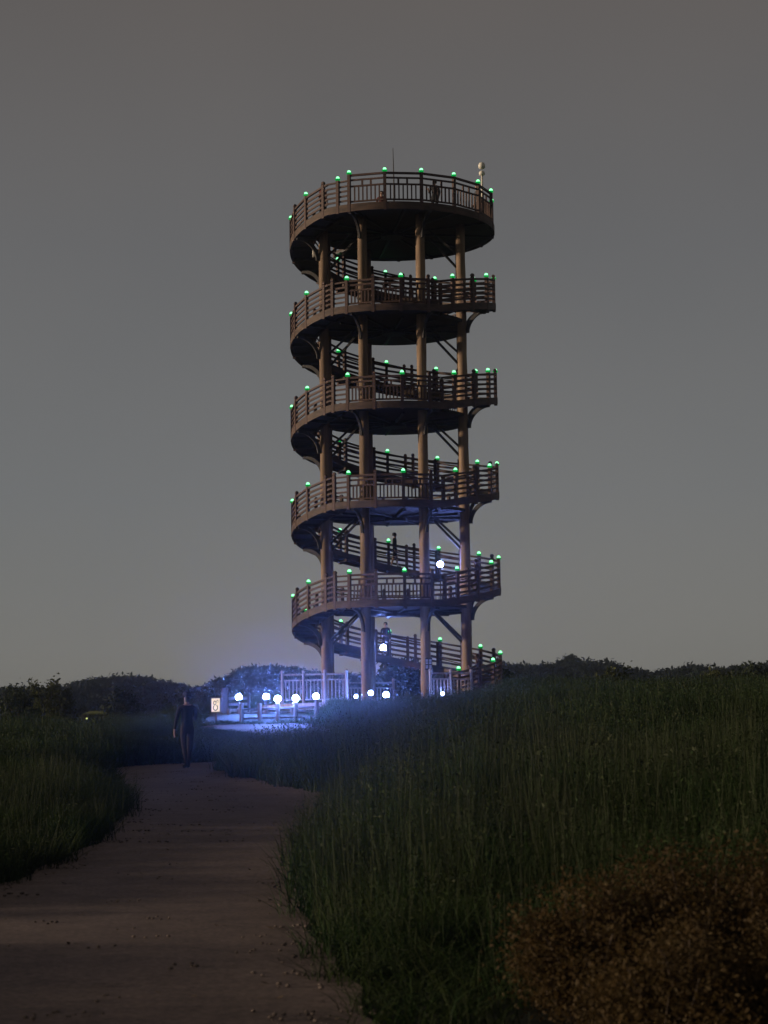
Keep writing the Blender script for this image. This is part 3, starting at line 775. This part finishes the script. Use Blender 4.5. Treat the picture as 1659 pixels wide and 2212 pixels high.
def log_post(parent, p, h, r=.085):
    v, f = lathe([(r, -.35), (r * 1.02, h * .4), (r, h - .05), (r * .8, h)], 12)
    return link('post', mesh('post', v, f, M_LOG, True), parent, Matrix.Translation(p))
def log_fence(label, pts, h, rails=(.75, .35)):
    o = empty('log_fence', pts[0]); tag(o, label, 'fence'); o0 = Vector(pts[0])
    for p in pts: log_post(o, Vector(p) - o0, h)
    for a, b in zip(pts[:-1], pts[1:]):
        for q in rails: beam('rail', o, Vector(a) - o0 + Vector((0, 0, h * q)), Vector(b) - o0 + Vector((0, 0, h * q)), .075, .085, M_LOG, .02)
    return o
def bp(x, Y, dz=0.0):
    p = pix(x, 1560, Y); return (p.x, Y, bw_z(p.x) + .02 + dz)
NY = 77.8
near_pts = [bp(522, NY), bp(561, NY), bp(600, NY), bp(639, NY), bp(684, NY)]
log_fence('low dark log fence on the near edge of the boardwalk', near_pts, .88)
far_pts = [bp(495, 81.4), bp(516, 81.4), bp(575, 81.4), bp(632, 81.4), bp(683, 81.4)]
log_fence('low dark log fence on the far edge of the boardwalk', far_pts, .80)
def lp(x, y, Y): return pix(x, y, Y)
def on_post(pt, h, b): return (pt[0], pt[1], pt[2] + h - .02)
for lab, x, y, pt, h in (('white globe lamp on the near log fence, left of its pair', 600, 1514, near_pts[2], .88),
                         ('white globe lamp on the near log fence, right of its pair', 641, 1527, near_pts[3], .88),
                         ('white globe lamp on the far log fence, leftmost beside the slatted panel', 516, 1506, far_pts[1], .80),
                         ('white globe lamp on the far log fence, second from the left', 575, 1505, far_pts[2], .80),
                         ('white globe lamp before the pale baluster railing', 683, 1504, far_pts[4], .80)):
    b = lp(x, y, pt[1]); top = pt[2] + h - .02
    lamp_thing(lab, (pt[0], pt[1], max(b.z, top + .16)), GL_BIG, (pt[0], pt[1], top))
for lab, x, y, Y, gm in (('small white lamp at the tower foot, left of the second column', 769, 1504, 83.2, GL_SM),
                         ('white lamp at the tower foot, just right of the second column', 801, 1497, 83.0, GL_MID),
                         ('large white lamp at the tower foot, midway between two columns', 834, 1501, 82.6, GL_BIG),
                         ('white lamp at the tower foot, half hidden by grass on the right', 956, 1499, 83.6, GL_SM)):
    b = lp(x, y, Y); lamp_thing(lab, b, gm, (b.x, b.y, TZ - .02))
b = pix(828, 1399, p_ph.y - .35); lamp_thing('bright white lamp on the back ramp before a person in black, lowest turn', b, GL_UP, (b.x, b.y, p_ph.z))
b = pix(951, 1219, TY + 1.5)
lamp_thing('bright white lamp between the right columns on the second turn', b, GL_UP, (b.x, b.y, TZ + HL[1]))

# ---- railings at the foot of the tower
def baluster_railing(label, x0, x1, Y0, Y1, ytop, nposts, m, group=None, z0=None):
    p0, p1 = pix(x0, ytop, Y0), pix(x1, ytop, Y1); z = TZ - .02 if z0 is None else z0
    o = empty('railing', (p0.x, Y0, z)); tag(o, label, 'railing', group)
    a, b_ = Vector((0, 0, 0)), Vector((p1.x - p0.x, Y1 - Y0, 0)); H = 1.16; Z = Vector((0, 0, 1)); d = b_.normalized()
    for i in range(nposts):
        p = a + (b_ - a) * i / (nposts - 1)
        v, f = lathe([(.06, 0), (.06, H + .04), (.045, H + .06), (.075, H + .09), (.075, H + .15), (.03, H + .19)], 10)
        link('post', mesh('post', v, f, m), o, Matrix.Translation(p))
    for i in range(nposts - 1):
        p, q = a + (b_ - a) * i / (nposts - 1) + d * .06, a + (b_ - a) * (i + 1) / (nposts - 1) - d * .06
        for f_, w in ((1.0, .07), (.80, .055), (.12, .055)): beam('rail', o, p + Z * H * f_, q + Z * H * f_, w, w, m)
        nb = max(3, int((q - p).length / .15))
        for k in range(nb):
            c = p + (q - p) * ((k + .5) / nb); beam('baluster', o, c + Z * H * .14, c + Z * H * .78, .04, .04, m, up=d)
    return o
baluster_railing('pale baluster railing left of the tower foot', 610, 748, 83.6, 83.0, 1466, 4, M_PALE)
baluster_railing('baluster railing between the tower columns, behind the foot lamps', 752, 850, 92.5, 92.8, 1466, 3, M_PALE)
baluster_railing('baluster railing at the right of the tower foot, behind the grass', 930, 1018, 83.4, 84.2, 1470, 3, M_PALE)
# slatted panel and signs on the left
sp0 = pix(481, 1534, 80.9); o = empty('slatted_panel', (sp0.x, 82.1, bw_z(sp0.x) + .0)); tag(o, 'dark brown post with slatted screen at the left end of the boardwalk', 'screen')
link('post', box_mesh(.26, .2, 1.75, M_LOG, .02), o, Matrix.Translation((0, 0, .80)))
for i in range(5): link('slat', box_mesh(.75, .05, .12, M_BOARD, .01), o, Matrix.Translation((.52, .0, .30 + .24 * i)))
link('post', box_mesh(.10, .10, 1.45, M_LOG, .01), o, Matrix.Translation((.95, 0, .65)))
sg = pix(466, 1523, 78.5); o = empty('sign', (sg.x, 78.5, gz(sg.x, 78.5)), R_(-14)); tag(o, 'small glowing cream sign with dark rounded drawing beside the boardwalk post', 'sign')
dz = sg.z - gz(sg.x, 78.5)
link('board', box_mesh(.40, .07, .58, M_LOG, .01), o, Matrix.Translation((0, .04, dz)))
link('face', box_mesh(.33, .02, .51, M_SIGN), o, Matrix.Translation((0, -.012, dz)))
M_INK = mat('sign_ink', (0.05, 0.035, 0.025), None, 5)
def ring_piece(cx, cz, rx, rz_, a0, a1, w):
    v, f = [], []; n = 16
    for i in range(n + 1):
        a = R_(a0 + (a1 - a0) * i / n)
        for r in (1, 1 - w): v += [(cx + rx * r * math.cos(a), 0, cz + rz_ * r * math.sin(a)), (cx + rx * r * math.cos(a), .006, cz + rz_ * r * math.sin(a))]
    for i in range(n):
        b = i * 4; f += [(b, b + 4, b + 6, b + 2), (b, b + 1, b + 5, b + 4), (b + 2, b + 6, b + 7, b + 3)]
    return mesh('drawing', v, f, M_INK)
for args in ((.0, -.10, .10, .12, 130, 420, .28), (-.03, .08, .06, .09, 0, 360, .35), (.08, .14, .04, .06, -60, 240, .4)):
    link('drawing', ring_piece(*args), o, Matrix.Translation((0, -.030, dz)))
link('post', box_mesh(.07, .07, dz, M_LOG), o, Matrix.Translation((0, .04, dz / 2 - .2)))
# notice on the third column
cpos = Vector((TX, TY, TZ)) + cyl(RC, COLS[0], 0)
nb_ = pix(926, 1434, cpos.y - .36)
o = empty('notice_board', (nb_.x, cpos.y - .34, nb_.z)); tag(o, 'small dark notice with four pale fields on a right front column', 'notice')
link('board', box_mesh(.30, .05, .52, M_STEEL, .01), o)
M_FIELD = mat('notice_field', (.35, .35, .40), (.25, .25, .3), 6)
for x in (-.07, .07):
    for z, h in ((.14, .10), (.03, .08), (-.12, .14)): link('field', box_mesh(.10, .012, h, M_FIELD), o, Matrix.Translation((x, -.032, z)))

# ------------------------------------------------------------------ trees and shrubs
def tree(name, label, loc, h, w, nleaf, lm, seed, cat='tree', group=None, leaf=.11, trunk_r=.09, base=.25):
    g = np.random.default_rng(seed); pr = random.Random(seed)
    o = empty(name, loc); tag(o, label, cat, group)
    v, f = [], []
    def addt(p, r, s=7):
        vv, ff = tube(p, r, s); n0 = len(v); v.extend(vv); f.extend([tuple(n0 + i for i in q) for q in ff])
    pts = [Vector((pr.uniform(-.04, .04) * h * t, pr.uniform(-.04, .04) * h * t, h * .8 * t - .15)) for t in (0, .25, .5, .75, 1)]
    addt(pts, [trunk_r, trunk_r * .8, trunk_r * .6, trunk_r * .4, trunk_r * .15])
    tips = []
    for i in range(16):
        t = base + (1 - base) * (i + .5) / 16; a = i * 2.4 + pr.uniform(-.4, .4)
        p0 = Vector((0, 0, h * .8 * t)); L = w * .5 * (1.0 - .45 * abs(t - .45)) * pr.uniform(.7, 1.1)
        p1 = p0 + Vector((math.cos(a) * L, math.sin(a) * L, h * pr.uniform(.08, .24)))
        pm_ = (p0 + p1) / 2 + Vector((0, 0, h * .02)); addt([p0, pm_, p1], [trunk_r * .35, trunk_r * .22, trunk_r * .08], 5)
        tips += [p1, pm_ * .4 + p1 * .6, p1 + Vector((pr.uniform(-.2, .2) * w, pr.uniform(-.2, .2) * w, pr.uniform(-.03, .1) * h))]
    tips.append(Vector((0, 0, h * .92)))
    link('trunk', mesh('trunk', v, f, M_BARK, True), o)
    T = np.array([tuple(p) for p in tips]); c = T[g.integers(0, len(T), nleaf)] + g.normal(size=(nleaf, 3)) * np.array([w * .095, w * .095, h * .065])
    link('crown', quads_mesh('crown', leaf_quads(c, leaf, g), [lm]), o)
    return o
def tree_at(label, x, ytop, Y, w_px, seed, lm, nleaf=1800, name='tree', group='trees beyond the meadow', leaf=.13):
    p = pix(x, ytop, Y); z0 = gz(p.x, Y); return tree(name, label, (p.x, Y, z0 - .05), max(1.2, (p.z - z0) / .98), w_px / 4400 * Y, nleaf, lm, seed, group=group, leaf=leaf)
tree_at('yellowish tree on the left skyline, left of the pair', 96, 1487, 128, 70, 1, M_TREE)
tree_at('yellowish tree on the left skyline, right of the pair with a ragged top', 128, 1478, 131, 52, 2, M_TREE)
tree_at('broad dark tree at the left edge of the meadow', 40, 1496, 122, 90, 3, M_TREE2, 2200)
tree_at('dark rounded tree right of the small lit shelter', 268, 1499, 126, 85, 4, M_TREE2, 2200)
tree_at('low dark tree behind the standing person', 392, 1500, 132, 70, 5, M_TREE2)
tree_at('low dark tree left of the glowing sign', 445, 1497, 130, 50, 6, M_TREE2)
tree_at('pale green bush on the right skyline, at the dip of the ridge', 1325, 1447, 112, 60, 7, M_TREE, 1500)
tree_at('pale green bush near the right edge of the skyline', 1560, 1452, 112, 110, 8, M_TREE, 2200)
tree_at('dark bush at the far right end of the skyline', 1640, 1444, 115, 90, 9, M_TREE2, 2000)
tree_at('dark bushy tree behind the tower foot, between the middle columns', 866, 1426, 104, 95, 10, M_TREE2, 2600, leaf=.16)
tree_at('low dark bush right of the tower foot', 1075, 1440, 100, 50, 11, M_TREE2, 1200)
pr_ = pix(1233, 1417, HY); hz0 = float(hill(np.array([pr_.x]), np.array([HY]))[0])
tree('ridge_tree', 'lone flat-topped tree standing out on the far right ridge', (pr_.x, HY - 1, hz0), (pr_.z - hz0) / .98, 3.0, 900, M_FOREST, 12, group=None, leaf=.28, trunk_r=.2, base=.6)

def shrub(label, loc, h, w, nleaf, seed, d=None):
    g = np.random.default_rng(seed); pr = random.Random(seed); o = empty('shrub', loc); tag(o, label, 'shrub', 'lamplight-tinted shrubs in the near corner')
    v, f = [], []; tips = []
    for i in range(46):
        a = pr.uniform(0, 6.28); r = w * .5 * math.sqrt(pr.uniform(.02, 1)); hh = h * pr.uniform(.72, 1.05) * math.sqrt(max(.12, 1 - (r / (w * .54)) ** 2))
        p1 = Vector((math.cos(a) * r, math.sin(a) * r * (d or 1), hh)); p0 = p1 * .15; p0.z = -.05
        vv, ff = tube([p0, (p0 + p1) / 2 + Vector((pr.uniform(-.05, .05), pr.uniform(-.05, .05), .04)), p1], [.012, .008, .003], 5); n0 = len(v)
        v.extend(vv); f.extend([tuple(n0 + q for q in x) for x in ff])
        for t in (1.0, .88, .72, .5): tips.append(p0 + (p1 - p0) * t)
    link('stem', mesh('stem', v, f, M_BARK), o)
    T = np.array([tuple(p) for p in tips]); k = g.integers(0, len(T), nleaf)
    c = T[k] + g.normal(size=(nleaf, 3)) * np.array([.075, .075, .055]); c[:, 2] = np.maximum(c[:, 2], .02)
    link('crown', quads_mesh('crown', leaf_quads(c, .0135, g, .8), [M_LAMPLIT, M_LAMPLIT2], (g.random(nleaf) < .35).astype(int)), o)
for lab, x, Y, h, w, sd_ in (('lamplight-tinted shrub in the lower right corner, leftmost of the back row', 1.02, 10.0, .74, .85, 21), ('lamplight-tinted shrub in the lower right corner, left of the front row', 1.28, 9.0, .56, .9, 22),
                          ('lamplight-tinted shrub in the lower right corner, second in the back row', 1.50, 10.3, .86, 1.0, 23), ('lamplight-tinted shrub in the lower right corner, third in the back row', 2.02, 10.4, .88, 1.05, 26),
                          ('lamplight-tinted shrub at the right edge of the picture, end of the back row', 2.6, 10.3, .95, 1.1, 24), ('lamplight-tinted shrub at the bottom right edge of the picture', 2.0, 9.1, .64, 1.1, 25),
                          ('lamplight-tinted shrub in the lower right corner, centre of the clump', 1.62, 9.65, .72, .9, 27), ('lamplight-tinted shrub at the right edge of the picture, between the two rows', 2.3, 9.7, .80, 1.0, 28)):
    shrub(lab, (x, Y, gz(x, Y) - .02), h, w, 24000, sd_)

# ------------------------------------------------------------------ small lit shelter far left
q0 = pix(203, 1541, 118); zb = gz(q0.x, 118); o = empty('shelter', (q0.x, 118, zb)); tag(o, 'small shelter with faint yellow-green light beyond the left meadow', 'shelter')
hh = q0.z - zb
v = [(-.62, -.5, hh - .08), (.62, -.5, hh - .08), (.62, .5, hh - .08), (-.62, .5, hh - .08), (-.2, -.1, hh + .12), (.5, -.1, hh + .16), (.5, .1, hh + .16), (-.2, .1, hh + .12), (-.62, -.5, hh - .02), (.62, -.5, hh - .02), (.62, .5, hh - .02), (-.62, .5, hh - .02)]
f = [(0, 3, 2, 1), (0, 1, 9, 8), (1, 2, 10, 9), (2, 3, 11, 10), (3, 0, 8, 11), (8, 9, 5, 4), (9, 10, 6, 5), (10, 11, 7, 6), (11, 8, 4, 7), (4, 5, 6, 7)]
link('roof', mesh('roof', v, f, mat('tin_roof', (.13, .15, .05), (.08, .09, .03), 4)), o)
for x in (-.55, .55):
    for y in (-.4, .4): link('post', box_mesh(.07, .07, hh - .08, M_LOG), o, Matrix.Translation((x, y, (hh - .08) / 2)))
bm = bmesh.new(); bmesh.ops.create_icosphere(bm, subdivisions=1, radius=.07); link('bulb', bm_mesh('bulb', bm, M_YELLOW), o, Matrix.Translation((-.38, -.2, hh - .30)))

# ------------------------------------------------------------------ thin haze added to give the white lamps a glow
hz = bpy.data.materials.new('haze'); hz.use_nodes = True; t = hz.node_tree; t.nodes.clear()
ho = t.nodes.new('ShaderNodeOutputMaterial'); pv_ = t.nodes.new('ShaderNodeVolumePrincipled')
pv_.inputs['Color'].default_value = (.85, .88, .95, 1); pv_.inputs['Density'].default_value = 0.0004; pv_.inputs['Anisotropy'].default_value = 0.962
pv_.inputs['Density Attribute'].default_value = ''
t.links.new(pv_.outputs[0], ho.inputs['Volume'])
bm = bmesh.new(); bmesh.ops.create_cube(bm, size=1.0); me = bm_mesh('haze', bm, hz)
HAZE = True
if HAZE:
    ho_ = link('haze', me, None, Matrix.Translation((0, 800, 17)) @ Matrix.Diagonal((7000, 6000, 46, 1)))
    tag(ho_, 'thin added haze that gives the white lamps their glow', 'haze', kind='stuff')
